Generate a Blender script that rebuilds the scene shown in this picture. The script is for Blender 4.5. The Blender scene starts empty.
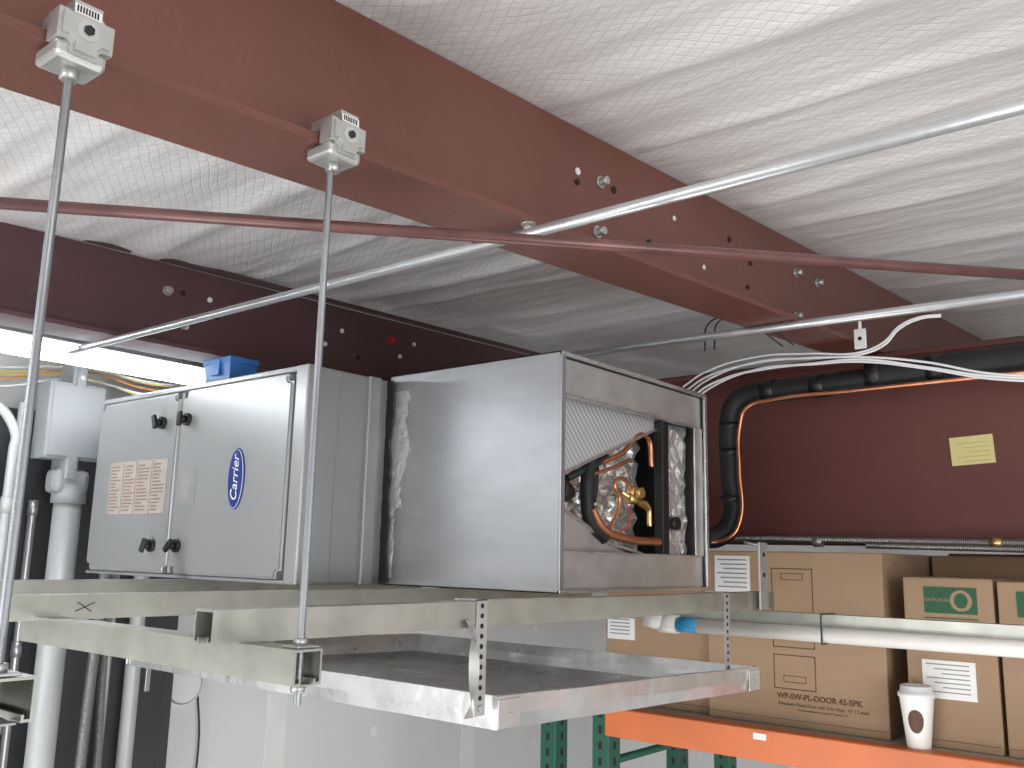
import bpy, bmesh, math, random
from mathutils import Vector, Matrix, noise
random.seed(4)
EYE=2.4
C=bpy.context.collection
scene=bpy.context.scene
scene.view_settings.view_transform='Standard'
# ------------------------------------------------------------------ materials
def mat(name,col,rough=.5,metal=0.,bump=0.,bscale=20.,var=0.,vscale=4.,stretch=(1,1,1),rvar=0.,emit=0.,spec=.5,kind='noise',detail=4):
    m=bpy.data.materials.new(name);m.use_nodes=True
    nt=m.node_tree;b=nt.nodes['Principled BSDF']
    b.inputs['Base Color'].default_value=(*col,1);b.inputs['Roughness'].default_value=rough
    b.inputs['Metallic'].default_value=metal;b.inputs['Specular IOR Level'].default_value=spec
    if emit: b.inputs['Emission Color'].default_value=(*col,1);b.inputs['Emission Strength'].default_value=emit
    if bump or var or rvar:
        tc=nt.nodes.new('ShaderNodeTexCoord');mp=nt.nodes.new('ShaderNodeMapping')
        mp.inputs['Scale'].default_value=stretch
        nt.links.new(tc.outputs['Object'],mp.inputs['Vector'])
    if var:
        n=nt.nodes.new('ShaderNodeTexNoise');n.inputs['Scale'].default_value=vscale;n.inputs['Detail'].default_value=5
        nt.links.new(mp.outputs[0],n.inputs['Vector'])
        r=nt.nodes.new('ShaderNodeValToRGB')
        r.color_ramp.elements[0].position=.3;r.color_ramp.elements[1].position=.7
        r.color_ramp.elements[0].color=(*[max(0,c*(1-var)) for c in col],1)
        r.color_ramp.elements[1].color=(*[min(1,c*(1+var)) for c in col],1)
        nt.links.new(n.outputs['Fac'],r.inputs[0]);nt.links.new(r.outputs[0],b.inputs['Base Color'])
    if rvar:
        n=nt.nodes.new('ShaderNodeTexVoronoi' if kind=='spangle' else 'ShaderNodeTexNoise');n.inputs['Scale'].default_value=bscale
        nt.links.new(mp.outputs[0],n.inputs['Vector'])
        mr=nt.nodes.new('ShaderNodeMapRange');mr.inputs[3].default_value=max(0,rough-rvar);mr.inputs[4].default_value=min(1,rough+rvar)
        nt.links.new(n.outputs[0],mr.inputs[0]);nt.links.new(mr.outputs[0],b.inputs['Roughness'])
    if bump:
        n=nt.nodes.new('ShaderNodeTexNoise');n.inputs['Scale'].default_value=bscale;n.inputs['Detail'].default_value=detail
        nt.links.new(mp.outputs[0],n.inputs['Vector'])
        bp=nt.nodes.new('ShaderNodeBump');bp.inputs['Strength'].default_value=bump;bp.inputs['Distance'].default_value=.01
        nt.links.new(n.outputs['Fac'],bp.inputs['Height']);nt.links.new(bp.outputs[0],b.inputs['Normal'])
    return m
def wavebump(m,direction,scale,strength,dist=.002,dark=None):
    nt=m.node_tree;b=nt.nodes['Principled BSDF']
    tc=nt.nodes.new('ShaderNodeTexCoord');w=nt.nodes.new('ShaderNodeTexWave')
    w.bands_direction=direction;w.inputs['Scale'].default_value=scale
    nt.links.new(tc.outputs['Object'],w.inputs['Vector'])
    bp=nt.nodes.new('ShaderNodeBump');bp.inputs['Strength'].default_value=strength;bp.inputs['Distance'].default_value=dist
    nt.links.new(w.outputs['Fac'],bp.inputs['Height']);nt.links.new(bp.outputs[0],b.inputs['Normal'])
    if dark is not None:
        c=b.inputs['Base Color'].default_value[:3];r=nt.nodes.new('ShaderNodeValToRGB')
        r.color_ramp.elements[0].color=(*[x*dark for x in c],1);r.color_ramp.elements[1].color=(*c,1);r.color_ramp.elements[1].position=.6
        nt.links.new(w.outputs['Fac'],r.inputs[0]);nt.links.new(r.outputs[0],b.inputs['Base Color'])
    return m
M={}
M['beam']=mat('primer_red',(.145,.052,.037),.42,bump=.08,bscale=60,var=.14,vscale=3)
M['beam2']=mat('primer_maroon',(.088,.040,.045),.5,bump=.08,bscale=60,var=.12,vscale=3)
M['gird']=mat('primer_dark_red',(.135,.042,.034),.6,bump=.1,bscale=50,var=.12,vscale=2)
M['hole']=mat('hole_dark',(.02,.012,.012),.9)
M['holel']=mat('hole_lit_through',(.75,.72,.68),.9)  # pale colour painted in for light showing through the holes
M['galv']=mat('galvanized_sheet',(.41,.42,.43),.34,.75,bump=.04,bscale=9,var=.07,vscale=6,stretch=(1,1,3))
M['galvb']=mat('galvanized_bright',(.70,.70,.69),.28,.85,bump=.15,bscale=9,var=.1,vscale=10,rvar=.12)
M['frame']=mat('galvanized_frame',(.64,.64,.63),.33,.7,bump=.12,bscale=12,var=.12,vscale=14,rvar=.1)
M['pan']=mat('galvanized_pan',(.62,.62,.61),.30,.72,bump=.38,bscale=12,var=.14,vscale=10,rvar=.1)
M['foil']=mat('foil_crumpled',(.78,.77,.74),.25,.8,bump=1.0,bscale=26,var=.1,detail=1)
M['ahu']=mat('grey_painted_steel',(.32,.325,.325),.33,.45,bump=.01,bscale=300,var=.03,vscale=2)
M['ahud']=mat('grey_painted_door',(.385,.39,.388),.30,.45,bump=.01,bscale=300,var=.03,vscale=2)
M['strut']=mat('zinc_strut',(.42,.42,.37),.33,.8,var=.16,vscale=12,bump=.06,bscale=30,rvar=.08)
M['zinc']=mat('zinc_grey',(.50,.50,.48),.38,.7,var=.08,vscale=30)
M['rod']=wavebump(mat('zinc_threaded',(.42,.44,.46),.38,.85),'Z',230,.6,.001)
M['emt']=mat('galvanized_tube',(.58,.59,.595),.33,.75,var=.12,vscale=8,bump=.05,bscale=60)
M['rust']=mat('primed_pipe',(.13,.055,.048),.35,.2,var=.3,vscale=12)
M['black']=mat('black_plastic',(.012,.012,.013),.4)
M['foam']=mat('black_foam_insulation',(.018,.018,.019),.6,bump=.3,bscale=30,var=.3,vscale=10)
M['copper']=mat('copper',(.72,.30,.16),.3,.9,var=.15,vscale=20)
M['brass']=mat('brass',(.75,.55,.22),.3,.9)
M['white']=mat('white_cable',(.8,.8,.8),.4)
M['pvc']=mat('white_pvc',(.80,.77,.71),.35,var=.04,vscale=9)
M['grey']=mat('grey_pvc',(.29,.30,.305),.5,var=.05)
M['greyl']=mat('light_grey_conduit',(.50,.51,.50),.4,.2,var=.05)
M['wall']=mat('drywall_paint',(.70,.695,.69),.8,var=.06,vscale=1.6,bump=.05,bscale=30,stretch=(1,1,.35))
M['floor']=mat('concrete',(.3,.29,.28),.8,var=.15)
M['panel']=mat('dark_panel',(.05,.052,.058),.6,var=.2)
M['blue']=mat('blue_plastic',(.035,.16,.45),.4)
M['logo']=mat('logo_blue',(.015,.035,.2),.3)
M['lw']=mat('logo_white',(.75,.75,.75),.4)
M['label']=mat('label_beige',(.40,.35,.31),.6,var=.1,vscale=40)
M['labelr']=mat('label_text_brown',(.25,.16,.11),.6)
M['labelg']=mat('label_text_grey',(.25,.25,.25),.6)
M['card']=mat('cardboard',(.33,.22,.135),.85,var=.07,vscale=3,bump=.06,bscale=60,stretch=(1,1,3))
M['cardd']=mat('cardboard_print',(.12,.065,.035),.85)
M['tape']=mat('packing_tape',(.38,.26,.15),.3)
M['green']=mat('print_green',(.02,.09,.04),.7)
M['orange']=mat('rack_orange',(.58,.15,.045),.45,var=.1)
M['rackg']=mat('rack_green',(.014,.09,.055),.45)
M['paper']=mat('paper_white',(.76,.75,.73),.6)
M['note']=mat('sticky_note_yellow',(.74,.67,.30),.8)
M['cupb']=mat('cup_brown',(.09,.04,.02),.6)
M['cup']=mat('paper_cup',(.8,.78,.74),.55)
M['lamp']=mat('lamp_tube',(.9,.95,1.),.4,emit=14)
M['lampw']=mat('lamp_housing',(.75,.76,.78),.4)
M['yel']=mat('wire_yellow',(.60,.50,.16),.4);M['org']=mat('wire_orange',(.60,.28,.10),.4);M['red']=mat('wire_red',(.5,.02,.02),.4);M['blu']=mat('pipe_blue',(.02,.25,.5),.4)
M['mast']=mat('foil_tape',(.58,.58,.575),.35,.7,bump=.4,bscale=60,var=.1,vscale=20)
M['wood']=mat('wire_deck',(.35,.34,.3),.6)
M['fins']=wavebump(mat('coil_fins',(.66,.67,.68),.4,.4),'DIAGONAL',32,.4,.002,.75)
M['flex']=wavebump(mat('armored_cable',(.5,.5,.48),.35,.8),'Y',60,1.,.004)
M['flexz']=wavebump(mat('armored_cable_vertical',(.5,.5,.48),.35,.8),'Z',60,1.,.004)
# insulation facing
def insul():
    m=bpy.data.materials.new('insulation_facing');m.use_nodes=True;nt=m.node_tree;b=nt.nodes['Principled BSDF']
    b.inputs['Roughness'].default_value=.33;b.inputs['Specular IOR Level'].default_value=.65
    N=nt.nodes.new;L=nt.links.new
    tc=N('ShaderNodeTexCoord');nz=N('ShaderNodeTexNoise');nz.inputs['Scale'].default_value=4
    L(tc.outputs['Object'],nz.inputs['Vector'])
    sc=N('ShaderNodeVectorMath');sc.operation='SCALE';sc.inputs[3].default_value=.03;L(nz.outputs['Color'],sc.inputs[0])
    ad=N('ShaderNodeVectorMath');ad.operation='ADD';L(tc.outputs['Object'],ad.inputs[0]);L(sc.outputs[0],ad.inputs[1])
    def wave(ax,ay):
        d=N('ShaderNodeVectorMath');d.operation='DOT_PRODUCT';d.inputs[1].default_value=(ax,ay,0);L(ad.outputs[0],d.inputs[0])
        s=N('ShaderNodeMath');s.operation='SINE';L(d.outputs['Value'],s.inputs[0])
        a=N('ShaderNodeMath');a.operation='ABSOLUTE';L(s.outputs[0],a.inputs[0])
        c=N('ShaderNodeMath');c.operation='MINIMUM';c.inputs[1].default_value=.35;L(a.outputs[0],c.inputs[0]);return c
    w1=wave(135,90);w2=wave(135,-90)
    mn2=N('ShaderNodeMath');mn2.operation='MINIMUM';L(w1.outputs[0],mn2.inputs[0]);L(w2.outputs[0],mn2.inputs[1])
    n2=N('ShaderNodeTexNoise');n2.inputs['Scale'].default_value=8;n2.inputs['Detail'].default_value=6
    mp=N('ShaderNodeMapping');mp.inputs['Scale'].default_value=(2.2,.6,1);L(tc.outputs['Object'],mp.inputs[0]);L(mp.outputs[0],n2.inputs['Vector'])
    mx=N('ShaderNodeMath');mx.operation='MULTIPLY_ADD';L(n2.outputs['Fac'],mx.inputs[0]);mx.inputs[1].default_value=6.;L(mn2.outputs[0],mx.inputs[2])
    bp=N('ShaderNodeBump');bp.inputs['Strength'].default_value=.38;bp.inputs['Distance'].default_value=.005
    L(mx.outputs[0],bp.inputs['Height']);L(bp.outputs[0],b.inputs['Normal'])
    r=N('ShaderNodeValToRGB');r.color_ramp.elements[0].position=0;r.color_ramp.elements[1].position=.2
    r.color_ramp.elements[0].color=(.60,.585,.57,1);r.color_ramp.elements[1].color=(.76,.745,.73,1)
    L(mn2.outputs[0],r.inputs[0]);L(r.outputs[0],b.inputs['Base Color'])
    return m
M['insul']=insul()
# ------------------------------------------------------------------ builders
TOP=[]
def grp(name):
    e=bpy.data.objects.new(name,None);e.empty_display_size=.05;C.objects.link(e);TOP.append(e);return e
def link(o,par):
    C.objects.link(o)
    if par is None: TOP.append(o)
    else: o.parent=par
    return o
def mobj(name,bm,m,par=None,smooth=False):
    me=bpy.data.meshes.new(name);bmesh.ops.recalc_face_normals(bm,faces=bm.faces);bm.to_mesh(me);bm.free()
    for x in (m if isinstance(m,list) else [m]): me.materials.append(M[x] if isinstance(x,str) else x)
    if smooth:
        for p in me.polygons:p.use_smooth=True
    return link(bpy.data.objects.new(name,me),par)
def addbox(bm,x0,x1,y0,y1,z0,z1,mx=None,mi=0,sl=0.):
    vs=[bm.verts.new((x,y,z+sl*x)) for x in (x0,x1) for y in (y0,y1) for z in (z0,z1)]
    if mx is not None:
        for v in vs:v.co=mx@v.co
    for q in ((0,1,3,2),(4,6,7,5),(0,4,5,1),(2,3,7,6),(0,2,6,4),(1,5,7,3)):
        f=bm.faces.new([vs[i] for i in q]);f.material_index=mi
    return vs
def box(name,x0,x1,y0,y1,z0,z1,m,par=None,bev=0.,mx=None,sl=0.,seg=2):
    bm=bmesh.new();addbox(bm,x0,x1,y0,y1,z0,z1,mx,0,sl)
    if bev:bmesh.ops.bevel(bm,geom=bm.edges[:],offset=bev,segments=seg,affect='EDGES',profile=.5)
    return mobj(name,bm,m,par)
def cyl(name,p,q,r,m,par=None,n=24,r2=None,cap=True):
    p=Vector(p);q=Vector(q);d=q-p;bm=bmesh.new()
    bmesh.ops.create_cone(bm,cap_ends=cap,segments=n,radius1=r,radius2=r if r2 is None else r2,depth=d.length)
    mx=Matrix.Translation((p+q)/2)@d.to_track_quat('Z','Y').to_matrix().to_4x4()
    bmesh.ops.transform(bm,matrix=mx,verts=bm.verts)
    o=mobj(name,bm,m,par)
    for f in o.data.polygons:
        if len(f.vertices)==4:f.use_smooth=True
    return o
def tube(name,pts,r,m,par=None,smooth=True):
    cu=bpy.data.curves.new(name,'CURVE');cu.dimensions='3D';cu.bevel_depth=r;cu.bevel_resolution=5;cu.use_fill_caps=True;cu.resolution_u=10
    s=cu.splines.new('BEZIER' if smooth else 'POLY')
    if smooth:
        s.bezier_points.add(len(pts)-1)
        for b,p in zip(s.bezier_points,pts):b.co=p;b.handle_left_type=b.handle_right_type='AUTO'
    else:
        s.points.add(len(pts)-1)
        for b,p in zip(s.points,pts):b.co=(*p,1)
    t=bpy.data.objects.new('t',cu);C.objects.link(t)
    bpy.context.view_layer.update()
    me=bpy.data.meshes.new_from_object(t.evaluated_get(bpy.context.evaluated_depsgraph_get()))
    bpy.data.objects.remove(t);bpy.data.curves.remove(cu)
    me.name=name;me.materials.clear();me.materials.append(M[m])
    for p in me.polygons:p.use_smooth=True
    return link(bpy.data.objects.new(name,me),par)
def text(name,body,size,mx,m,par,align='CENTER',ext=.0004,bold=0,shear=0):
    cu=bpy.data.curves.new(name,'FONT');cu.body=body;cu.size=size;cu.align_x=align;cu.align_y='CENTER';cu.extrude=ext;cu.offset=bold;cu.shear=shear
    t=bpy.data.objects.new('t',cu);C.objects.link(t);bpy.context.view_layer.update()
    me=bpy.data.meshes.new_from_object(t.evaluated_get(bpy.context.evaluated_depsgraph_get()))
    bpy.data.objects.remove(t);bpy.data.curves.remove(cu)
    me.transform(mx);me.materials.clear();me.materials.append(M[m])
    return link(bpy.data.objects.new(name,me),par)
def face_negx(x,y,z,rot=0.):   # text frame: right = -Y, up = Z
    b=Matrix(((0,0,-1,x),(-1,0,0,y),(0,1,0,z),(0,0,0,1)))
    return b@Matrix.Rotation(rot,4,'Z')
def hexbolt(name,p,axis,r,ln,m,par):
    p=Vector(p);a=Vector(axis).normalized()
    cyl(name+'_washer',p,p+a*ln*.2,r*1.45,m,par,20)
    cyl(name+'_head',p+a*ln*.2,p+a*ln,r,m,par,6)
# strut channel profile (41 mm), opening down
def strut(name,axis,a0,a1,c,ztop,m='strut',par=None,w=.041):
    t=.0028;h=w/2;lip=.011
    prof=[(-h,0),(-h,-w),(-h+lip,-w),(-h+lip,-w+.007),(-h+lip-t,-w+.007),(-h+lip-t,-w+t),(-h+t,-w+t),(-h+t,-t),(h-t,-t),(h-t,-w+t),(h-lip+t,-w+t),(h-lip+t,-w+.007),(h-lip,-w+.007),(h-lip,-w),(h,-w),(h,0)]
    bm=bmesh.new();rings=[]
    for a in (a0,a1):
        rings.append([bm.verts.new((a,c+u,ztop+v) if axis=='X' else (c+u,a,ztop+v)) for u,v in prof])
    n=len(prof)
    for i in range(n):bm.faces.new([rings[0][i],rings[0][(i+1)%n],rings[1][(i+1)%n],rings[1][i]])
    for rg in rings:bm.faces.new(rg)
    return mobj(name,bm,m,par)
# ------------------------------------------------------------------ room shell
box('floor',-4,5.1,-4,3.4,-EYE-.1,-EYE,'floor')
box('wall_back',-4,5.1,3.3,3.4,-EYE,1.2,'wall')
box('wall_right',5.0,5.1,-4,3.3,-EYE,1.3,'wall')
# ceiling insulation
bm=bmesh.new();nx,ny=420,160;X0,X1,Y0,Y1=-1.6,5.0,-2.2,3.3
def cz(x,y):
    z=.752+.068*x
    f=0
    for k,(xc,w,a) in enumerate([(.35,.05,.010),(.82,.03,.014),(1.28,.05,.022),(1.62,.025,.016),(1.85,.02,.012),(2.05,.045,.026),(2.3,.03,.014),(2.75,.05,.032),(3.3,.04,.026),(3.9,.05,.024)]):
        xo=xc+.05*math.sin(y*1.7+k)+.03*noise.noise(Vector((y*2,k*7.3,0)))
        f-=a*math.exp(-((x-xo)/w)**2)*(.7+.5*noise.noise(Vector((y*1.5,k*3.1,2))))
    f+=.012*noise.noise(Vector((x*3,y*1.2,1)))+.006*noise.noise(Vector((x*14,y*3,5)))
    f=f*min(1,abs(y-1.0)/.12+.15)
    return z+f
vs=[[bm.verts.new((X0+(X1-X0)*i/nx,Y0+(Y1-Y0)*j/ny,cz(X0+(X1-X0)*i/nx,Y0+(Y1-Y0)*j/ny))) for j in range(ny+1)] for i in range(nx+1)]
for i in range(nx):
    for j in range(ny):bm.faces.new([vs[i][j],vs[i+1][j],vs[i+1][j+1],vs[i][j+1]])
ceil=mobj('ceiling',bm,'insul',None,True)
# ------------------------------------------------------------------ beams
def ibeam(name,x0,x1,yc,zb0,zt0,sb,st,fw,m,tw):
    g=grp(name);bm=bmesh.new()
    def sl(ya,yb,za,sa,zb,sbb):
        v=[bm.verts.new((x,y,z)) for x in (x0,x1) for y in (ya,yb) for z in (za+sa*x,zb+sbb*x)]
        for q in ((0,1,3,2),(4,6,7,5),(0,4,5,1),(2,3,7,6),(0,2,6,4),(1,5,7,3)):bm.faces.new([v[i] for i in q])
    sl(yc-.004,yc+.004,zb0,sb,zt0+.004,st)
    sl(yc-fw,yc+fw,zb0-.006,sb,zb0+.006,sb)
    sl(yc-tw,yc+tw,zt0+.012,st,zt0+.024,st)
    mobj('i_section',bm,m,g);return g
b1=ibeam('roof_beam',-1.5,4.95,1.0,.495,.745,.063,.068,.072,'beam',.06)
b2=ibeam('roof_beam.001',-1.5,4.95,2.45,.563,.79,.008,.024,.07,'beam2',.012)
for i,(x,z) in enumerate([(1.39,.75),(1.39,.728),(1.52,.755),(1.77,.77),(1.66,.68),(1.91,.69),(2.17,.77),(2.15,.70),(1.76,.69),(2.6,.70),(2.05,.80)]):
    cyl('bolt_hole_%d'%i,(x,.9955,z),(x,.9925,z),.0075 if i%2==0 else .006,'holel' if i in(0,3,5) else 'hole',b1,16)
for i,(x,z) in enumerate([(1.47,.755),(1.46,.645),(2.47,.82),(2.63,.83),(2.46,.69)]):
    hexbolt('web_bolt_%d'%i,(x,.996,z),(0,-1,0),.009,.02,'zinc',b1)
hexbolt('flange_bolt',(1.17,.94,.563),(0,0,-1),.009,.014,'zinc',b1)
for i,(x,z) in enumerate([(1.41,.75),(1.43,.65),(1.5,.75),(1.53,.70),(2.02,.76),(1.95,.70),(2.1,.68),(2.37,.78),(2.3,.72)]):
    cyl('bolt_hole_%d'%i,(x,2.4455,z),(x,2.442,z),.008,'holel' if i%3 else 'hole',b2,16)
for i,(x,z) in enumerate([(1.36,.745),(1.42,.655),(2.25,.77)]):
    hexbolt('web_bolt_%d'%i,(x,2.446,z),(0,-1,0),.010,.02,'zinc' if i<2 else 'red',b2)
g=grp('girder')
box('web',3.08,3.09,-2.2,3.2,.07,.675,'gird',g)
box('top_flange',3.0,3.17,-2.2,3.2,.66,.675,'gird',g,.002)
box('bottom_flange',3.05,3.13,-2.2,3.2,.062,.074,'gird',g,.002)
box('purlin_angle',3.02,3.06,-2.2,3.2,.675,.683,'panel',g,.002)
# ------------------------------------------------------------------ tubes
def pipe(name,p,q,r,m,extra=None):
    g=grp(name);cyl('tube',p,q,r,m,g,28);return g
g=pipe('brace_tube',(1.168,-.5,.542),(1.168,2.54,.546),.0095,'emt')
box('flattened_end',1.155,1.181,2.52,2.60,.54,.548,'emt',g,.002)
g=pipe('brace_tube.001',(2.3,-.5,.604),(2.3,2.5,.640),.0115,'emt')
box('flattened_end',2.287,2.313,2.48,2.56,.634,.642,'emt',g,.002)
cyl('strap_bolt',(2.3,.955,.618),(2.3,.955,.634),.008,'zinc',g,6)
for i in range(2):tube('black_tie_%d'%i,[(2.33,.95+.03*i,.575),(2.285,1.05+.03*i,.655),(2.31,1.16+.03*i,.665),(2.36,1.2+.03*i,.60)],.0022,'black',g)
g=pipe('painted_steel_pipe',(.1,1.655,.463),(1.95,-.04,.463),.0088,'rust')
# ------------------------------------------------------------------ rods & clamps
def clamp(name,x,zf):
    g=grp(name)
    bm=bmesh.new();addbox(bm,x-.029,x+.029,.897,.925,zf-.024,zf+.036)
    bmesh.ops.bevel(bm,geom=[e for e in bm.edges if abs(e.verts[0].co.x-e.verts[1].co.x)<.001 and abs(e.verts[0].co.z-e.verts[1].co.z)<.001],offset=.014,segments=5,affect='EDGES')
    bmesh.ops.bevel(bm,geom=[e for e in bm.edges if all(v.co.y<.898 for v in e.verts)],offset=.004,segments=2,affect='EDGES')
    mobj('front_body',bm,'zinc',g)
    box('lower_jaw',x-.027,x+.027,.905,.955,zf-.028,zf-.0095,'zinc',g,.005)
    box('upper_jaw',x-.024,x+.024,.91,.955,zf+.010,zf+.030,'zinc',g,.005)
    cyl('set_screw_boss',(x,.8975,zf+.004),(x,.8955,zf+.004),.011,'greyl',g)
    cyl('set_screw',(x,.896,zf+.004),(x,.892,zf+.004),.0055,'black',g,6)
    box('sticker',x-.016,x+.012,.8958,.8972,zf+.019,zf+.029,'paper',g)
    for k in range(8):box('sticker_bar_%d'%k,x-.014+.003*k,x-.0125+.003*k,.8952,.896,zf+.0205,zf+.0275,'hole',g)
    cyl('nut',(x,.93,zf-.040),(x,.93,zf-.028),.0095,'zinc',g,6)
    return g
clamp('beam_clamp',.385,.5195);clamp('beam_clamp.001',.737,.5415)
def rod(name,x,y,zt,zb,zs,low):
    g=grp(name);cyl('threaded_shaft',(x,y,zb),(x,y,zt),.0047,'rod',g,16)
    cyl('nut_lower',(x,y,zs-.052),(x,y,zs-.0435),.0095,'zinc',g,6)
    box('square_washer',x-.016,x+.016,y-.016,y+.016,zs-.0435,zs-.0412,'zinc',g,.001)
    cyl('nut_upper',(x,y,zs+.003),(x,y,zs+.011),.009,'zinc',g,6)
    box('square_washer_top',x-.016,x+.016,y-.016,y+.016,zs+.0002,zs+.003,'zinc',g,.001)
rod('threaded_rod',.385,.93,.49,-.19,-.1185,0)
rod('threaded_rod.001',.733,.93,.51,-.180,-.1135,0)
# ------------------------------------------------------------------ struts
g=grp('strut_channel');strut('channel','X',.665,2.3,1.035,-.0722,par=g)
g=grp('strut_channel.001');strut('channel','X',-.3,2.3,1.6,-.0785,par=g)
tube('pen_mark_a',[(.77,1.579,-.091),(.795,1.579,-.107)],.0008,'hole',g,False);tube('pen_mark_b',[(.80,1.579,-.092),(.768,1.579,-.106)],.0008,'hole',g,False)
g=grp('strut_channel.002');strut('channel','X',.1,2.3,2.3,-.0785,par=g)
g=grp('strut_channel.003');strut('channel','Y',.905,1.64,.726,-.1135,par=g)
g=grp('strut_channel.004');strut('channel','Y',.915,2.4,.395,-.1198,par=g)
g=grp('strut_channel.005');strut('channel','Y',-.6,2.5,2.275,-.1198,par=g)
# far hanger bracket
g=grp('hanger_bracket')
box('plate',2.19,2.235,1.0,1.005,-.115,.05,'zinc',g,.001)
cyl('slot_hole',(2.212,.9995,.02),(2.212,.9985,.02),.006,'hole',g)
cyl('slot_hole_b',(2.212,.9995,-.03),(2.212,.9985,-.03),.006,'hole',g)
cyl('hook',(2.212,1.005,.04),(2.212,1.05,.05),.004,'zinc',g)
# perforated strap hangers
def strap(name,x,y,zt,zb,lean=0.):
    g=grp(name)
    box('band',x-.0125,x+.0125,y-.001,y+.001,zb,zt,'zinc',g)
    n=int((zt-zb)/.016)
    for i in range(n):
        z=zt-.01-i*.016
        cyl('hole_%d'%i,(x,y-.0009,z),(x,y-.0014,z),.0042,'hole',g,12)
    box('band_over_channel',x-.0125,x+.0125,y-.001,y+.05,zt-.002,zt,'zinc',g)
    cyl('screw',(x,y-.001,zb+.012),(x,y-.006,zb+.012),.005,'zinc',g,6)
    return g
g=strap('perforated_strap',1.16,1.0125,-.069,-.25)
# twisted return leg of the strap
bm=bmesh.new();pr=None
for i in range(25):
    f_=i/24;an=math.pi*.5*math.sin(math.pi*f_);cx_=1.128+.012*math.sin(f_*3);cy_=1.008;zz=-.10-.15*f_
    a_=bm.verts.new((cx_-.0115*math.cos(an),cy_-.0115*math.sin(an),zz));b_=bm.verts.new((cx_+.0115*math.cos(an),cy_+.0115*math.sin(an),zz))
    if pr:bm.faces.new([pr[0],pr[1],b_,a_])
    pr=(a_,b_)
mobj('twisted_leg',bm,'zinc',g,True)
strap('perforated_strap.001',2.03,1.0125,-.069,-.262)
# ------------------------------------------------------------------ drain pan
g=grp('drain_pan');bm=bmesh.new()
def ring(x0,x1,y0,y1,z,seg=26,am=.0):
    pts=[]
    cs=[(x0,y0),(x1,y0),(x1,y1),(x0,y1)]
    for a,b in zip(cs,cs[1:]+cs[:1]):
        for i in range(seg):
            t_=i/seg;x=a[0]+(b[0]-a[0])*t_;y=a[1]+(b[1]-a[1])*t_
            d=am*noise.noise(Vector((x*9,y*9,z*30)))*math.sin(math.pi*t_)
            pts.append(bm.verts.new((x+d,y+d,z-.026*(x-1.19)+d*.5)))
    return pts
px0,px1,py0,py1=1.19,2.15,1.0,2.15
rs=[ring(px0+.001,px1-.001,py0+.001,py1-.001,-.2745,am=.002),ring(px0-.004,px1+.004,py0-.004,py1+.004,-.250,am=.006),ring(px0-.006,px1+.006,py0-.006,py1+.006,-.221,am=.004),ring(px0+.004,px1-.004,py0+.004,py1-.004,-.2205,am=.004),
    ring(px0+.008,px1-.008,py0+.008,py1-.008,-.246,am=.006),ring(px0+.012,px1-.012,py0+.012,py1-.012,-.272)]
for a,b in zip(rs,rs[1:]):
    n_=len(a)
    for i in range(n_):bm.faces.new([a[i],a[(i+1)%n_],b[(i+1)%n_],b[i]])
bm.faces.new(rs[-1]);bm.faces.new(rs[0])
mobj('tray',bm,'pan',g)
for (x,y) in ((px0,py0),(px1,py0),(px0,py1),(px1,py1)):
    zz=-.026*(x-1.19);sx=1 if x==px0 else -1
    box('corner_fold_%.1f_%.1f'%(x,y),min(x-.006*sx,x+sx*.05),max(x-.006*sx,x+sx*.05),y-.008 if y==py0 else y+.005,y-.005 if y==py0 else y+.008,-.272+zz,-.226+zz,'pan',g,.001)
    cyl('rivet_%.1f_%.1f'%(x,y),(x+sx*.025,y-.008,-.25+zz),(x+sx*.025,y-.011,-.25+zz),.003,'zinc',g,10)
# ------------------------------------------------------------------ air handler
g=grp('air_handler')
ax0,ax1,ay0,ay1,az0,az1=1.425,2.12,1.82,2.86,-.078,.462
box('cabinet',ax0,ax1,ay0,ay1,az0,az1,'ahu',g,.006)
box('corner_post',1.405,1.43,ay0-.001,ay0+.048,az0+.001,az1+.001,'ahud',g,.004)
box('top_rail',1.408,1.43,ay0+.04,ay1,az1-.014,az1+.001,'ahud',g,.003)
box('bottom_rail',1.408,1.43,ay0+.04,ay1,az0+.001,az0+.010,'ahud',g,.003)
for nm,ya,yb in (('door_near',1.872,2.372),('door_far',2.388,2.845)):
    bm=bmesh.new();addbox(bm,1.398,1.428,ya,yb,az0+.012,az1-.018)
    bmesh.ops.bevel(bm,geom=[e for e in bm.edges if abs(e.verts[0].co.x-e.verts[1].co.x)>.01],offset=.02,segments=5,affect='EDGES')
    bmesh.ops.bevel(bm,geom=[e for e in bm.edges if all(v.co.x<1.399 for v in e.verts)],offset=.006,segments=3,affect='EDGES')
    mobj(nm,bm,'ahud',g)
box('door_gap',1.405,1.426,2.3725,2.3875,az0+.014,az1-.02,'labelg',g)
box('side_seam',1.505,1.508,ay0-.0015,ay0+.001,az0+.004,az1-.004,'labelg',g)
box('side_seam_b',1.60,1.64,ay0-.012,ay0+.001,az0,az1,'ahu',g,.003)
for i,(y,z) in enumerate([(2.465,.36),(2.335,.36),(2.465,.01),(2.335,.01)]):
    cyl('latch_base_%d'%i,(1.398,y,z),(1.388,y,z),.018,'black',g,20)
    cyl('latch_stem_%d'%i,(1.388,y,z),(1.374,y,z),.010,'black',g,16)
    mx=Matrix.Translation((1.37,y,z))@Matrix.Rotation(1.2+i*.4,4,'X')
    box('latch_handle_%d'%i,-.006,.006,-.021,.021,-.008,.008,'black',g,.004,mx)
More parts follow.
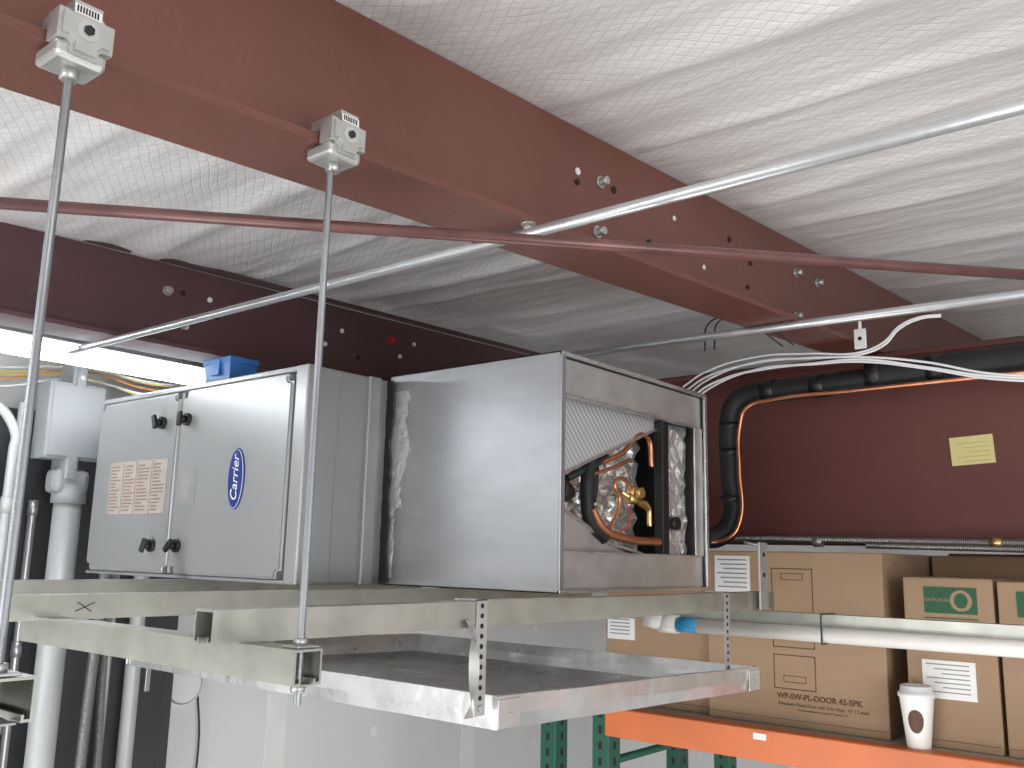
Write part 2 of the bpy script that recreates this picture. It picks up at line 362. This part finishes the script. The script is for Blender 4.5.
def disc(name,c,ry,rz,t,m,par,n=40):
    bm=bmesh.new();a=[bm.verts.new((c[0],c[1]+ry*math.cos(2*math.pi*i/n),c[2]+rz*math.sin(2*math.pi*i/n))) for i in range(n)]
    f=bm.faces.new(a);e=bmesh.ops.extrude_face_region(bm,geom=[f])
    bmesh.ops.translate(bm,vec=(-t,0,0),verts=[v for v in e['geom'] if isinstance(v,bmesh.types.BMVert)])
    return mobj(name,bm,m,par)
disc('badge_rim',(1.398,2.08,.185),.036,.080,.003,'logo',g);disc('badge_oval',(1.396,2.08,.185),.033,.077,.0025,'lw',g)
disc('badge_center',(1.3945,2.08,.185),.0315,.0755,.0014,'logo',g)
text('badge_text','Carrier',.040,face_negx(1.3925,2.08,.185,math.pi/2),'lw',g,shear=.3)
for nm,ya,yb,za,zb in (('rating_label_a',2.42,2.50,.10,.255),('rating_label_b',2.505,2.585,.10,.255),('rating_label_c',2.59,2.66,.10,.255),('rating_label_d',2.665,2.74,.10,.255),('rating_label_e',2.27,2.345,.12,.22)):
    box(nm,1.3965,1.399,ya,yb,za,zb,'label' if nm[-1]!='e' else 'ahud',g)
    z=zb-.012;k=0
    while z>za+.008:
        w=(yb-ya)*(.35+.5*random.random())
        box(nm+'_line_%d'%k,1.3958,1.3967,yb-.006-w,yb-.006,z-.004,z,'labelr' if nm[-1] in'abcd' else 'label',g);z-=.010;k+=1
# ------------------------------------------------------------------ plenum (cased coil box)
p=grp('coil_plenum')
qx0,qx1,qy0,qy1,qz0,qz1=1.685,2.395,1.25,1.82,-.078,.476
t=.003
box('side_left',qx0,qx0+t,qy0,qy1,qz0,qz1,'galv',p);box('side_right',qx1-t,qx1,qy0,qy1,qz0,qz1,'galv',p)
box('top_sheet',qx0,qx1,qy0,qy1,qz1-t,qz1,'galv',p);box('bottom_sheet',qx0,qx1,qy0,qy1,qz0,qz0+t,'galv',p)
box('rim_left',qx0,qx0+.016,qy0-.006,qy0,qz0,qz1,'galv',p,.001);box('rim_right',qx1-.014,qx1,qy0-.006,qy0,qz0,qz1,'galvb',p,.001)
box('rim_top',qx0,qx1,qy0-.007,qy0,qz1-.010,qz1,'galvb',p,.001);box('rim_bottom',qx0,qx1,qy0-.007,qy0,qz0,qz0+.008,'galvb',p,.001)
zo,zi=.014,.375
box('upper_panel',qx0+.016,qx1-.016,qy0+.008,qy0+.012,zi,qz1-.012,'frame',p);box('upper_panel_lip',qx0+.016,qx1-.05,qy0-.002,qy0+.012,zi-.003,zi+.004,'galvb',p,.001)
box('lower_panel',qx0+.016,qx1-.016,qy0+.008,qy0+.012,qz0+.008,zo,'frame',p);box('lower_panel_lip',qx0+.016,qx1-.05,qy0-.002,qy0+.012,zo-.004,zo+.002,'galvb',p,.001)
box('right_panel',2.335,qx1-.016,qy0+.003,qy0+.008,zo,zi,'frame',p,.001)
def prism(name,pts,y0,y1,m,par):
    bm=bmesh.new();a=[bm.verts.new((x,y0,z)) for x,z in pts];b=[bm.verts.new((x,y1,z)) for x,z in pts]
    bm.faces.new(a);bm.faces.new(b[::-1]);n=len(a)
    for i in range(n):bm.faces.new([a[i],b[i],b[(i+1)%n],a[(i+1)%n]])
    return mobj(name,bm,m,par)
prism('coil_slab_upper',[(1.69,.385),(2.20,.385),(2.175,.352),(1.85,.235),(1.69,.175)],1.29,1.70,'fins',p)
prism('coil_slab_lower',[(1.69,.005),(2.10,.005),(1.95,.035),(1.69,.135)],1.29,1.70,'frame',p)
prism('coil_edge_upper',[(1.69,.178),(1.85,.238),(2.175,.355),(2.178,.349),(1.85,.231),(1.69,.171)],1.282,1.72,'galvb',p)
prism('coil_edge_lower',[(1.69,.141),(1.955,.040),(2.10,.019),(2.10,.014),(1.95,.033),(1.69,.134)],1.282,1.72,'galvb',p)
# crumpled foil lining (real creased sheet)
bm=bmesh.new();n=26;gv=[[bm.verts.new((1.70+.48*i/n,1.355+.022*noise.noise(Vector((i*.45,j*.45,1)))+.01*noise.noise(Vector((i*1.3,j*1.3,4))),.012+.36*j/n)) for j in range(n+1)] for i in range(n+1)]
for i in range(n):
    for j in range(n):bm.faces.new([gv[i][j],gv[i+1][j],gv[i+1][j+1],gv[i][j+1]])
bmesh.ops.triangulate(bm,faces=bm.faces);mobj('foil_lining',bm,'foil',p)
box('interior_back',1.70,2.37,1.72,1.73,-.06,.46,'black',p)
box('divider_bar',2.172,2.204,1.262,1.29,.014,.375,'black',p,.002)
bm=bmesh.new();gv=[[bm.verts.new((2.205+.13*i/8,1.285+.012*noise.noise(Vector((i*.6,j*.6,8))),.014+.361*j/22)) for j in range(23)] for i in range(9)]
for i in range(8):
    for j in range(22):bm.faces.new([gv[i][j],gv[i+1][j],gv[i+1][j+1],gv[i][j+1]])
bmesh.ops.triangulate(bm,faces=bm.faces);mobj('foil_side_panel',bm,'foil',p)
cyl('sensor_knob',(2.25,1.285,.10),(2.25,1.262,.10),.018,'black',p)
cyl('black_port',(1.70,1.27,.155),(1.76,1.29,.155),.026,'black',p);cyl('black_port_collar',(1.755,1.29,.155),(1.79,1.30,.155),.019,'black',p)
tube('insulated_line',[(1.88,1.30,.235),(1.855,1.29,.17),(1.87,1.29,.09),(1.93,1.29,.05)],.017,'foam',p)
tube('insulated_line_b',[(1.93,1.32,.26),(1.915,1.31,.2),(1.89,1.30,.14)],.012,'foam',p)
tube('insulated_line_c',[(1.80,1.31,.19),(1.86,1.30,.215),(1.96,1.30,.255)],.009,'foam',p)
tube('copper_line_a',[(1.90,1.30,.23),(2.0,1.29,.265),(2.14,1.29,.325),(2.16,1.29,.25)],.0065,'copper',p)
tube('copper_line_b',[(1.86,1.28,.12),(1.90,1.275,.075),(2.0,1.27,.052),(2.16,1.27,.048)],.011,'copper',p)
tube('copper_line_c',[(1.96,1.29,.07),(2.0,1.29,.15),(1.98,1.29,.19),(2.03,1.29,.2),(2.06,1.29,.15)],.005,'copper',p)
tube('copper_line_d',[(1.86,1.29,.20),(1.95,1.285,.225),(2.04,1.285,.255)],.005,'copper',p)
cyl('expansion_valve',(2.03,1.285,.155),(2.08,1.285,.155),.014,'brass',p,6);cyl('expansion_valve_top',(2.055,1.285,.155),(2.055,1.285,.19),.011,'brass',p)
cyl('expansion_valve_cap',(2.055,1.27,.17),(2.055,1.255,.17),.014,'brass',p);cyl('valve_stem',(2.0,1.285,.17),(2.14,1.285,.13),.006,'brass',p)
tube('valve_outlet',[(2.08,1.285,.15),(2.13,1.285,.14),(2.14,1.285,.09)],.007,'brass',p)
tube('sensor_wire_red',[(1.97,1.28,.06),(2.02,1.27,.10),(2.0,1.27,.14)],.002,'red',p)
def ragged(name,x,y0,y1,z0,z1,amp,m,par,n=60,seed=0,th=.003):
    bm=bmesh.new();pr=None
    for i in range(n+1):
        z=z0+(z1-z0)*i/n
        a=y0+amp*noise.noise(Vector((z*9,seed,0)))+amp*.3*noise.noise(Vector((z*50,seed,0)));b=y1+amp*.15*noise.noise(Vector((z*30,seed+5,0)))
        r=[bm.verts.new((x,a,z)),bm.verts.new((x-th*.6-th*.5*noise.noise(Vector((z*40,seed,3))),(a+b)/2,z)),bm.verts.new((x-th*.5,b,z))]
        if pr:
            for k in range(2):bm.faces.new([pr[k],pr[k+1],r[k+1],r[k]])
        pr=r
    return mobj(name,bm,m,par,True)
ragged('foil_tape_joint',1.6845,1.752,1.806,.12,.43,.04,'mast',p,seed=2)
ragged('foil_tape_joint_lower',1.6845,1.782,1.806,-.06,.13,.02,'mast',p,seed=4)
ragged('sealant_bead',1.672,1.797,1.819,-.075,.46,.016,'black',p,seed=9)
# ------------------------------------------------------------------ parts bin on the unit
g=grp('plastic_parts_bin');bm=bmesh.new()
b0=[(1.45,2.23),(1.54,2.23),(1.54,2.36),(1.45,2.36)]
def rg(k,z):
    cx,cy=1.495,2.295;return [bm.verts.new((cx+(x-cx)*k,cy+(y-cy)*k,z)) for x,y in b0]
R_=[rg(.9,.4635),rg(1.,.525),rg(1.06,.525),rg(1.06,.54),rg(.97,.54),rg(.87,.47)]
bm.faces.new(R_[0])
for a,b in zip(R_,R_[1:]):
    for i in range(4):bm.faces.new([a[i],a[(i+1)%4],b[(i+1)%4],b[i]])
bm.faces.new(R_[-1]);mobj('bin_body',bm,'blue',g)
box('clip',1.443,1.449,2.275,2.315,.49,.535,'blue',g,.001)
# ------------------------------------------------------------------ insulated line set
g=grp('insulated_refrigerant_line')
tube('insulation_large',[(2.9,-.8,.585),(2.9,0,.585),(2.9,.5,.59),(2.9,.94,.58)],.043,'foam',g)
tube('insulation',[(2.9,.9,.575),(2.9,1.2,.566),(2.9,1.33,.562),(2.9,1.395,.54),(2.9,1.42,.47),(2.9,1.42,.3),(2.9,1.42,.14),(2.88,1.45,.09),(2.8,1.5,.08),(2.6,1.55,.08)],.036,'foam',g)
for i,(y,rr) in enumerate(((.35,.0445),(.72,.0445),(.90,.045),(1.08,.0385),(1.25,.0385))):cyl('tape_band_%d'%i,(2.9,y,.584 if y<1 else .568),(2.9,y+.045,.584 if y<1 else .568),rr,'black',g)
for i,z in enumerate((.2,.36,.45)):cyl('tape_band_v_%d'%i,(2.9,1.42,z),(2.9,1.42,z+.02),.038,'black',g)
tube('copper_liquid_line',[(2.86,-.8,.545),(2.86,.5,.54),(2.86,1.0,.535),(2.86,1.25,.53),(2.86,1.34,.51),(2.86,1.365,.45),(2.86,1.37,.3),(2.86,1.37,.14),(2.84,1.40,.08),(2.8,1.5,.065),(2.6,1.55,.065)],.0065,'copper',g)
# cables
g=grp('low_voltage_cables')
sag=[.0,-.010,.006,-.006,.004]
for i in range(5):
    k=(i-2)*.009;s_=sag[i]
    pts=[(2.72,1.50,.535+k*2.4),(2.70,1.40,.585+k*1.7+s_*.3),(2.7,1.22,.622+k+s_),(2.7,1.05,.615+k*.9+s_*.5),(2.7,.90,.604+k*.8)]
    if i>2:pts+=[(2.7,.83,.622+k),(2.69,.78,.665+k*.8),(2.69,.72,.688+k*.5),(2.7,.67,.69+k*.4)]
    else:pts+=[(2.7,.72,.565+k*.9+s_*.4),(2.7,.55,.515+k*.8),(2.7,.3,.485+k*.8),(2.7,-.2,.47+k*.7)]
    tube('cable_%d'%i,pts,.0034,'white',g)
tube('cable_drop',[(2.7,1.47,.50),(2.69,1.43,.545),(2.7,1.34,.585),(2.7,1.22,.60),(2.7,1.0,.60)],.0034,'white',g)
box('cable_clip',2.68,2.69,.875,.91,.625,.685,'lw',g,.003);cyl('clip_top',(2.685,.892,.685),(2.685,.892,.715),.005,'lw',g)
cyl('clip_hole',(2.6795,.892,.655),(2.679,.892,.655),.006,'hole',g)
# flexible armored conduit under girder
g=grp('armored_conduit');cyl('conduit_a',(3.0,-.8,.052),(3.0,1.46,.082),.0125,'flex',g);cyl('conduit_b',(2.97,-.8,.03),(2.97,1.0,.06),.009,'flex',g)
for i,y in enumerate((.62,.0,1.15)):cyl('connector_%d'%i,(3.0,y,.071),(3.0,y+.03,.071),.0165,'brass' if i==0 else 'zinc',g,12)
# sticky note
g=grp('sticky_note');mx=Matrix.Translation((3.076,.70,.355))@Matrix.Rotation(-.05,4,'X')
box('note_paper',-.001,.001,-.062,.062,-.044,.044,'note',g,0,mx)
for i in range(5):box('handwriting_%d'%i,-.0016,-.0009,-.05,.04-.015*(i%3),.022-.014*i,.0232-.014*i,'tape',g,0,mx)
# ------------------------------------------------------------------ pvc drain line
g=grp('pvc_drain_pipe');cyl('pipe',(2.232,-.8,-.168),(2.232,1.20,-.166),.0185,'pvc',g)
cyl('coupling',(2.232,1.255,-.166),(2.232,1.31,-.166),.024,'pvc',g);cyl('elbow_end',(2.232,1.295,-.166),(2.21,1.345,-.152),.022,'pvc',g)
cyl('primer_band',(2.232,1.195,-.166),(2.232,1.26,-.166),.0192,'blu',g)
for i,y in enumerate((.86,.30)):
    tube('cable_tie_%d'%i,[(2.212,y,-.118),(2.212,y,-.187),(2.252,y,-.187),(2.30,y,-.163),(2.30,y,-.118),(2.212,y,-.118)],.002,'black',g,False)
# ------------------------------------------------------------------ rack, boxes, cup
g=grp('pallet_rack')
box('front_beam',2.64,2.685,-1.2,1.76,-.565,-.476,'orange',g,.004);box('front_beam_step',2.68,2.70,-1.2,1.76,-.51,-.476,'orange',g)
box('rear_beam',3.5,3.54,-1.2,1.76,-.565,-.476,'orange',g,.004);box('deck',2.70,3.5,-1.2,1.76,-.49,-.478,'wood',g)
for nm,x,y in (('front_upright',2.65,1.75),('rear_upright',3.5,1.75),('front_upright_b',2.65,1.965),('rear_upright_b',3.5,1.965)):
    box(nm,x,x+.07,y,y+.065,-EYE,-.44,'rackg',g,.003)
    for k in range(16):
        z=-.5-k*.05
        box('%s_slot_%d'%(nm,k),x-.001,x+.001,y+.027,y+.040,z-.012,z+.012,'hole',g)
        box('%s_slotb_%d'%(nm,k),x+.03,x+.042,y-.001,y+.001,z-.012,z+.012,'hole',g)
for i,(z0,z1) in enumerate(((-.66,-.66),(-.66,-1.2),(-1.2,-1.2))):
    cyl('brace_%d'%i,(2.7,1.79,z0),(3.5,1.79,z1),.014,'rackg',g,8)
box('price_tag_a',2.637,2.641,1.20,1.24,-.505,-.487,'paper',g);box('price_tag_b',2.637,2.641,.62,.66,-.515,-.497,'paper',g)
def carton(name,x0,x1,y0,y1,z0,z1):
    g=grp(name);box('body',x0,x1,y0,y1,z0,z1,'card',g,.004)
    box('flap_seam',x0+.0,x1,(y0+y1)/2-.001,(y0+y1)/2+.001,z1-.001,z1+.0012,'cardd',g)
    box('tape_top',x0-.0008,x1,(y0+y1)/2-.025,(y0+y1)/2+.025,z1+.0002,z1+.001,'tape',g)
    box('bottom_crease',x0-.0006,x0+.001,y0+.004,y1-.004,z0+.02,z0+.0215,'cardd',g)
    return g
def outline(g,nm,x,y0,y1,z0,z1,m='cardd',t=.003):
    box(nm+'_t',x-.0008,x+.001,y0,y1,z1-t,z1,m,g);box(nm+'_b',x-.0008,x+.001,y0,y1,z0,z0+t,m,g)
    box(nm+'_l',x-.0008,x+.001,y0,y0+t,z0,z1,m,g);box(nm+'_r',x-.0008,x+.001,y1-t,y1,z0,z1,m,g)
ZB=-.4775
a=carton('cardboard_box',2.75,3.4,.885,1.44,ZB,.035)
outline(a,'handle_upper',2.75,1.09,1.22,-.25,-.015);outline(a,'handle_lower',2.75,1.09,1.22,-.37,-.27)
outline(a,'handle_slot',2.75,1.12,1.19,-.05,-.03,t=.002);outline(a,'handle_slot_b',2.75,1.12,1.19,-.35,-.33,t=.002)
box('shipping_label',2.7485,2.751,1.29,1.41,-.10,.02,'paper',a)
for k in range(7):box('label_bar_%d'%k,2.7478,2.749,1.30,1.40-.01*(k%3),.005-.014*k,.009-.014*k,'labelg',a)
text('carton_text','WP-SW-PL-DOOR 42-5PK',.0225,face_negx(2.749,1.085,-.39),'cardd',a,bold=.0006)
text('carton_text_small','Windpush Plastic Door with Trim Ring - 42" | 5 pack',.0125,face_negx(2.749,1.075,-.412),'cardd',a)
text('carton_text_small_b','Porte en plastique avec anneau 42" | paquet de 5',.0075,face_negx(2.749,1.075,-.426),'cardd',a)
b=carton('cardboard_box.001',2.75,3.2,.60,.83,ZB,-.03)
box('printed_logo',2.7485,2.751,.64,.775,-.125,-.055,'green',b);disc('logo_ring',(2.7488,.68,-.09),.028,.028,.001,'card',b);disc('logo_dot',(2.748,.68,-.09),.017,.02,.001,'green',b)
text('logo_text','NATIONAL',.0135,face_negx(2.748,.742,-.09),'card',b)
box('printed_rule',2.7485,2.751,.64,.775,-.14,-.137,'green',b)
box('packing_slip',2.7485,2.751,.655,.79,-.35,-.25,'paper',b)
for k in range(7):box('slip_line_%d'%k,2.7478,2.749,.67,.78-.02*(k%3),-.262-.012*k,-.259-.012*k,'labelg',b)
c=carton('cardboard_box.002',2.75,3.2,.2,.59,ZB,-.035)
box('printed_logo',2.7485,2.751,.40,.545,-.125,-.06,'green',c);disc('logo_ring',(2.7488,.50,-.09),.022,.026,.001,'card',c)
d=carton('cardboard_box.003',2.78,3.3,1.45,1.85,ZB,-.03)
box('shipping_label',2.7785,2.781,1.73,1.84,-.27,-.19,'paper',d)
for k in range(5):box('label_bar_%d'%k,2.7778,2.779,1.75,1.83,-.205-.012*k,-.201-.012*k,'labelg',d)
e=carton('cardboard_box.004',3.41,3.49,.25,.875,ZB,.045)
e2=carton('cardboard_box.005',3.21,3.39,.25,.875,ZB,.035)
# coffee cup
g=grp('coffee_cup')
def lathe(name,prof,cx,cy,m,par,n=40):
    bm=bmesh.new();rr=[]
    for r,z in prof:rr.append([bm.verts.new((cx+r*math.cos(2*math.pi*i/n),cy+r*math.sin(2*math.pi*i/n),z)) for i in range(n)])
    for a,b in zip(rr,rr[1:]):
        for i in range(n):bm.faces.new([a[i],a[(i+1)%n],b[(i+1)%n],b[i]])
    bm.faces.new(rr[0]);bm.faces.new(rr[-1]);return mobj(name,bm,m,par,True)
cx,cy=2.70,.795;o_=.0085
lathe('cup_body',[(.030,-.484+o_),(.030,-.482+o_),(.0435,-.345),(.0445,-.343)],cx,cy,'cup',g)
lathe('cup_lid',[(.0465,-.346),(.0475,-.34),(.0465,-.334),(.042,-.333),(.040,-.318),(.037,-.315),(.035,-.318),(.01,-.319)],cx,cy,'lw',g)
bm=bmesh.new();cols_=[]
for i in range(13):
    an=math.pi+.15+(i-6)*.085;cl=[]
    hh=.030*math.sqrt(max(.02,1-((i-6)/6.2)**2))
    for zz in(-.405-hh,-.405+hh):
        rr_=.030+(zz+.4735)/(.1285)*.0135+.0012
        cl.append(bm.verts.new((cx+rr_*math.cos(an),cy+rr_*math.sin(an),zz)))
    cols_.append(cl)
for a_,b_ in zip(cols_,cols_[1:]):bm.faces.new([a_[0],b_[0],b_[1],a_[1]])
mobj('cup_emblem',bm,'cupb',g,True)
# ------------------------------------------------------------------ fluorescent fixture
g=grp('fluorescent_light')
box('housing',-.6,1.70,2.66,2.78,.575,.60,'lampw',g,.003)
prism('reflector',[(-.6,.575),(1.7,.575),(1.7,.572),(-.6,.572)],2.6,2.84,'lampw',g)
cyl('tube_a',(-.58,2.68,.552),(1.66,2.68,.552),.013,'lamp',g);cyl('tube_b',(-.58,2.75,.552),(1.66,2.75,.552),.013,'lamp',g)
box('end_cap',1.66,1.70,2.65,2.79,.53,.575,'lampw',g,.003)
for x in(-.3,1.2):cyl('hanger_%.1f'%x,(x,2.72,.60),(x,2.72,.80),.002,'zinc',g,8)
# ------------------------------------------------------------------ electrical wall
g=grp('electrical_cabinet');box('cabinet_body',.2,1.95,3.2,3.295,-EYE,.45,'panel',g,.005);box('cabinet_door',.25,1.9,3.19,3.2,-EYE+.05,.40,'panel',g,.004);box('cabinet_handle',1.82,1.84,3.17,3.19,-.5,-.38,'zinc',g,.003)
g=grp('disconnect_box')
bm=bmesh.new();addbox(bm,1.305,1.49,3.0,3.1,.21,.60)
bmesh.ops.bevel(bm,geom=[e for e in bm.edges if abs(e.verts[0].co.y-e.verts[1].co.y)>.01],offset=.07,segments=8,affect='EDGES');bmesh.ops.bevel(bm,geom=[e for e in bm.edges if all(v.co.y<3.01 for v in e.verts)],offset=.01,segments=3,affect='EDGES')
mobj('cover',bm,'grey',g)
box('neck',1.35,1.47,3.01,3.09,.17,.25,'grey',g,.02)
cyl('hub',(1.42,3.05,.14),(1.42,3.05,.20),.053,'grey',g);cyl('riser',(1.42,3.05,-EYE),(1.42,3.05,.16),.043,'greyl',g)
cyl('screw_a',(1.40,2.999,.55),(1.40,2.996,.55),.008,'zinc',g);cyl('screw_b',(1.40,2.999,.26),(1.40,2.996,.26),.008,'zinc',g)
def vcond(name,x,y,r,zt,m,bend=None):
    g=grp(name)
    pts=[(x,y,-EYE),(x,y,-1),(x,y,zt-.15),(x,y,zt)]
    if bend:pts=pts[:3]+[(x,y,zt-.1),(x+bend*.3,y,zt),(x+bend,y,zt+.04)]
    tube('conduit',pts,r,m,g)
    for z in(-.35,.1):cyl('coupling_%.1f'%z,(x,y,z),(x,y,z+.05),r*1.25,m,g)
vcond('electrical_conduit',1.28,3.12,.020,.46,'greyl')
vcond('electrical_conduit.001',1.235,3.06,.015,.45,'greyl',-.3)
vcond('electrical_conduit.002',1.175,3.13,.018,.38,'greyl',-.3)
vcond('electrical_conduit.003',1.12,3.06,.016,.30,'emt',-.3)
vcond('electrical_conduit.006',1.06,3.13,.020,.20,'greyl',-.3)
vcond('electrical_conduit.004',1.74,3.12,.026,.0,'greyl')
vcond('electrical_conduit.005',1.655,3.14,.014,.05,'emt')
vcond('electrical_conduit.007',1.36,3.165,.013,.1,'emt')
for nm,pp,r_ in (('flexible_conduit',[(1.515,2.98,-EYE),(1.515,2.98,-.8),(1.525,2.98,-.3),(1.535,2.97,.1),(1.56,3.0,.28)],.017),
              ('flexible_conduit.001',[(1.585,3.0,-EYE),(1.585,3.0,-.8),(1.57,3.0,-.3),(1.59,3.0,.1),(1.63,3.0,.3)],.013)):
    g=grp(nm);tube('sheath',pp,r_,'flexz',g);cyl('connector',Vector(pp[-1])-Vector((0,0,.03)),Vector(pp[-1])+Vector((.01,0,.03)),r_*1.3,'zinc',g,12)
g=grp('wire_bundle')
for i,(m_,dz) in enumerate((('yel',0),('org',.02),('white',.03),('yel',.035),('white',-.01))):
    tube('wire_%d'%i,[(.7,3.0,.50+dz),(1.2,3.15,.53+dz+random.uniform(-.02,.02)),(1.45,3.15,.58+dz),(1.62,2.95,.53+dz+random.uniform(-.02,.02)),(1.8,2.95,.54+dz),(2.0,2.9,.51+dz)],.0038,m_,g)
g=grp('round_wall_cover');cyl('disc',(2.03,3.3,-.50),(2.03,3.265,-.50),.085,'lw',g,40);cyl('rim',(2.03,3.27,-.50),(2.03,3.255,-.50),.075,'grey',g,40);cyl('face',(2.03,3.256,-.50),(2.03,3.25,-.50),.068,'lw',g,40)
tube('cord',[(2.10,3.27,-.55),(2.12,3.27,-.7),(2.10,3.27,-1.1),(2.12,3.27,-2.0)],.004,'black',g)
# drywall mud joints and screw spots
M['mud']=mat('joint_compound',(.78,.77,.75),.9,var=.05,vscale=6)
g=grp('trim_1')
for x in (2.45,3.65):box('taped_joint_%.2f'%x,x,x+.10,3.298,3.3008,-EYE,.6,'mud',g)
for x in (3.05,4.25):
    for k in range(9):cyl('screw_spot_%.2f_%d'%(x,k),(x,3.301,-.2-.2*k),(x,3.299,-.2-.2*k),.022,'mud',g,14)
# ------------------------------------------------------------------ lights
def area(name,loc,target,size,power,col=(1,1,1),sy=None):
    l=bpy.data.lights.new(name,'AREA');l.energy=power;l.size=size;l.color=col
    if sy:l.shape='RECTANGLE';l.size_y=sy
    o=bpy.data.objects.new(name,l);o.location=loc;o.rotation_euler=(Vector(target)-Vector(loc)).to_track_quat('-Z','Y').to_euler();C.objects.link(o);TOP.append(o)
area('ceiling_lamp_light',(-2.2,.6,.45),(1.6,1.6,0),1.2,30,(.98,.99,1))
area('behind_camera_fill',(0,-2.6,-.6),(1.8,1,.3),1.8,70,(.99,.99,1))  # added fill out of view behind the camera, not an actual window
area('shop_light_bounce',(-.9,1.9,-1.2),(2.0,1.9,.9),1.2,38,(.98,.99,1))
area('low_upward_fill',(1.4,1.0,-2.0),(2.4,1.6,.9),1.4,26,(.98,.99,1))  # added upward fill near the floor, brightens the dark rear ceiling
w=bpy.data.worlds.new('world');scene.world=w;w.use_nodes=True
nt=w.node_tree;bg=nt.nodes['Background']
tc=nt.nodes.new('ShaderNodeTexCoord');nz=nt.nodes.new('ShaderNodeTexNoise');nz.inputs['Scale'].default_value=2.6;nz.inputs['Detail'].default_value=2
rp=nt.nodes.new('ShaderNodeValToRGB');rp.color_ramp.interpolation='LINEAR'
rp.color_ramp.elements[0].position=.40;rp.color_ramp.elements[0].color=(.10,.10,.105,1)
rp.color_ramp.elements[1].position=.62;rp.color_ramp.elements[1].color=(.97,.98,1,1)
nt.links.new(tc.outputs['Generated'],nz.inputs['Vector']);nt.links.new(nz.outputs['Fac'],rp.inputs[0]);nt.links.new(rp.outputs[0],bg.inputs[0])
bg.inputs[1].default_value=2.0
# ------------------------------------------------------------------ camera
az=math.radians(39.6);pt=math.radians(10.65);ro=math.radians(1.29)
h=Vector((math.cos(az),math.sin(az),0));r=Vector((math.sin(az),-math.cos(az),0));z=Vector((0,0,1))
F=h*math.cos(pt)+z*math.sin(pt);U0=z*math.cos(pt)-h*math.sin(pt)
R=r*math.cos(ro)+U0*math.sin(ro);U=U0*math.cos(ro)-r*math.sin(ro)
cam=bpy.data.cameras.new('camera');cam.sensor_width=36;cam.lens=920/1024*36;cam.clip_start=.02
co=bpy.data.objects.new('camera',cam)
co.matrix_world=Matrix(((R.x,U.x,-F.x,0),(R.y,U.y,-F.y,0),(R.z,U.z,-F.z,EYE),(0,0,0,1)))
C.objects.link(co);scene.camera=co
for o in TOP:o.location.z+=EYE
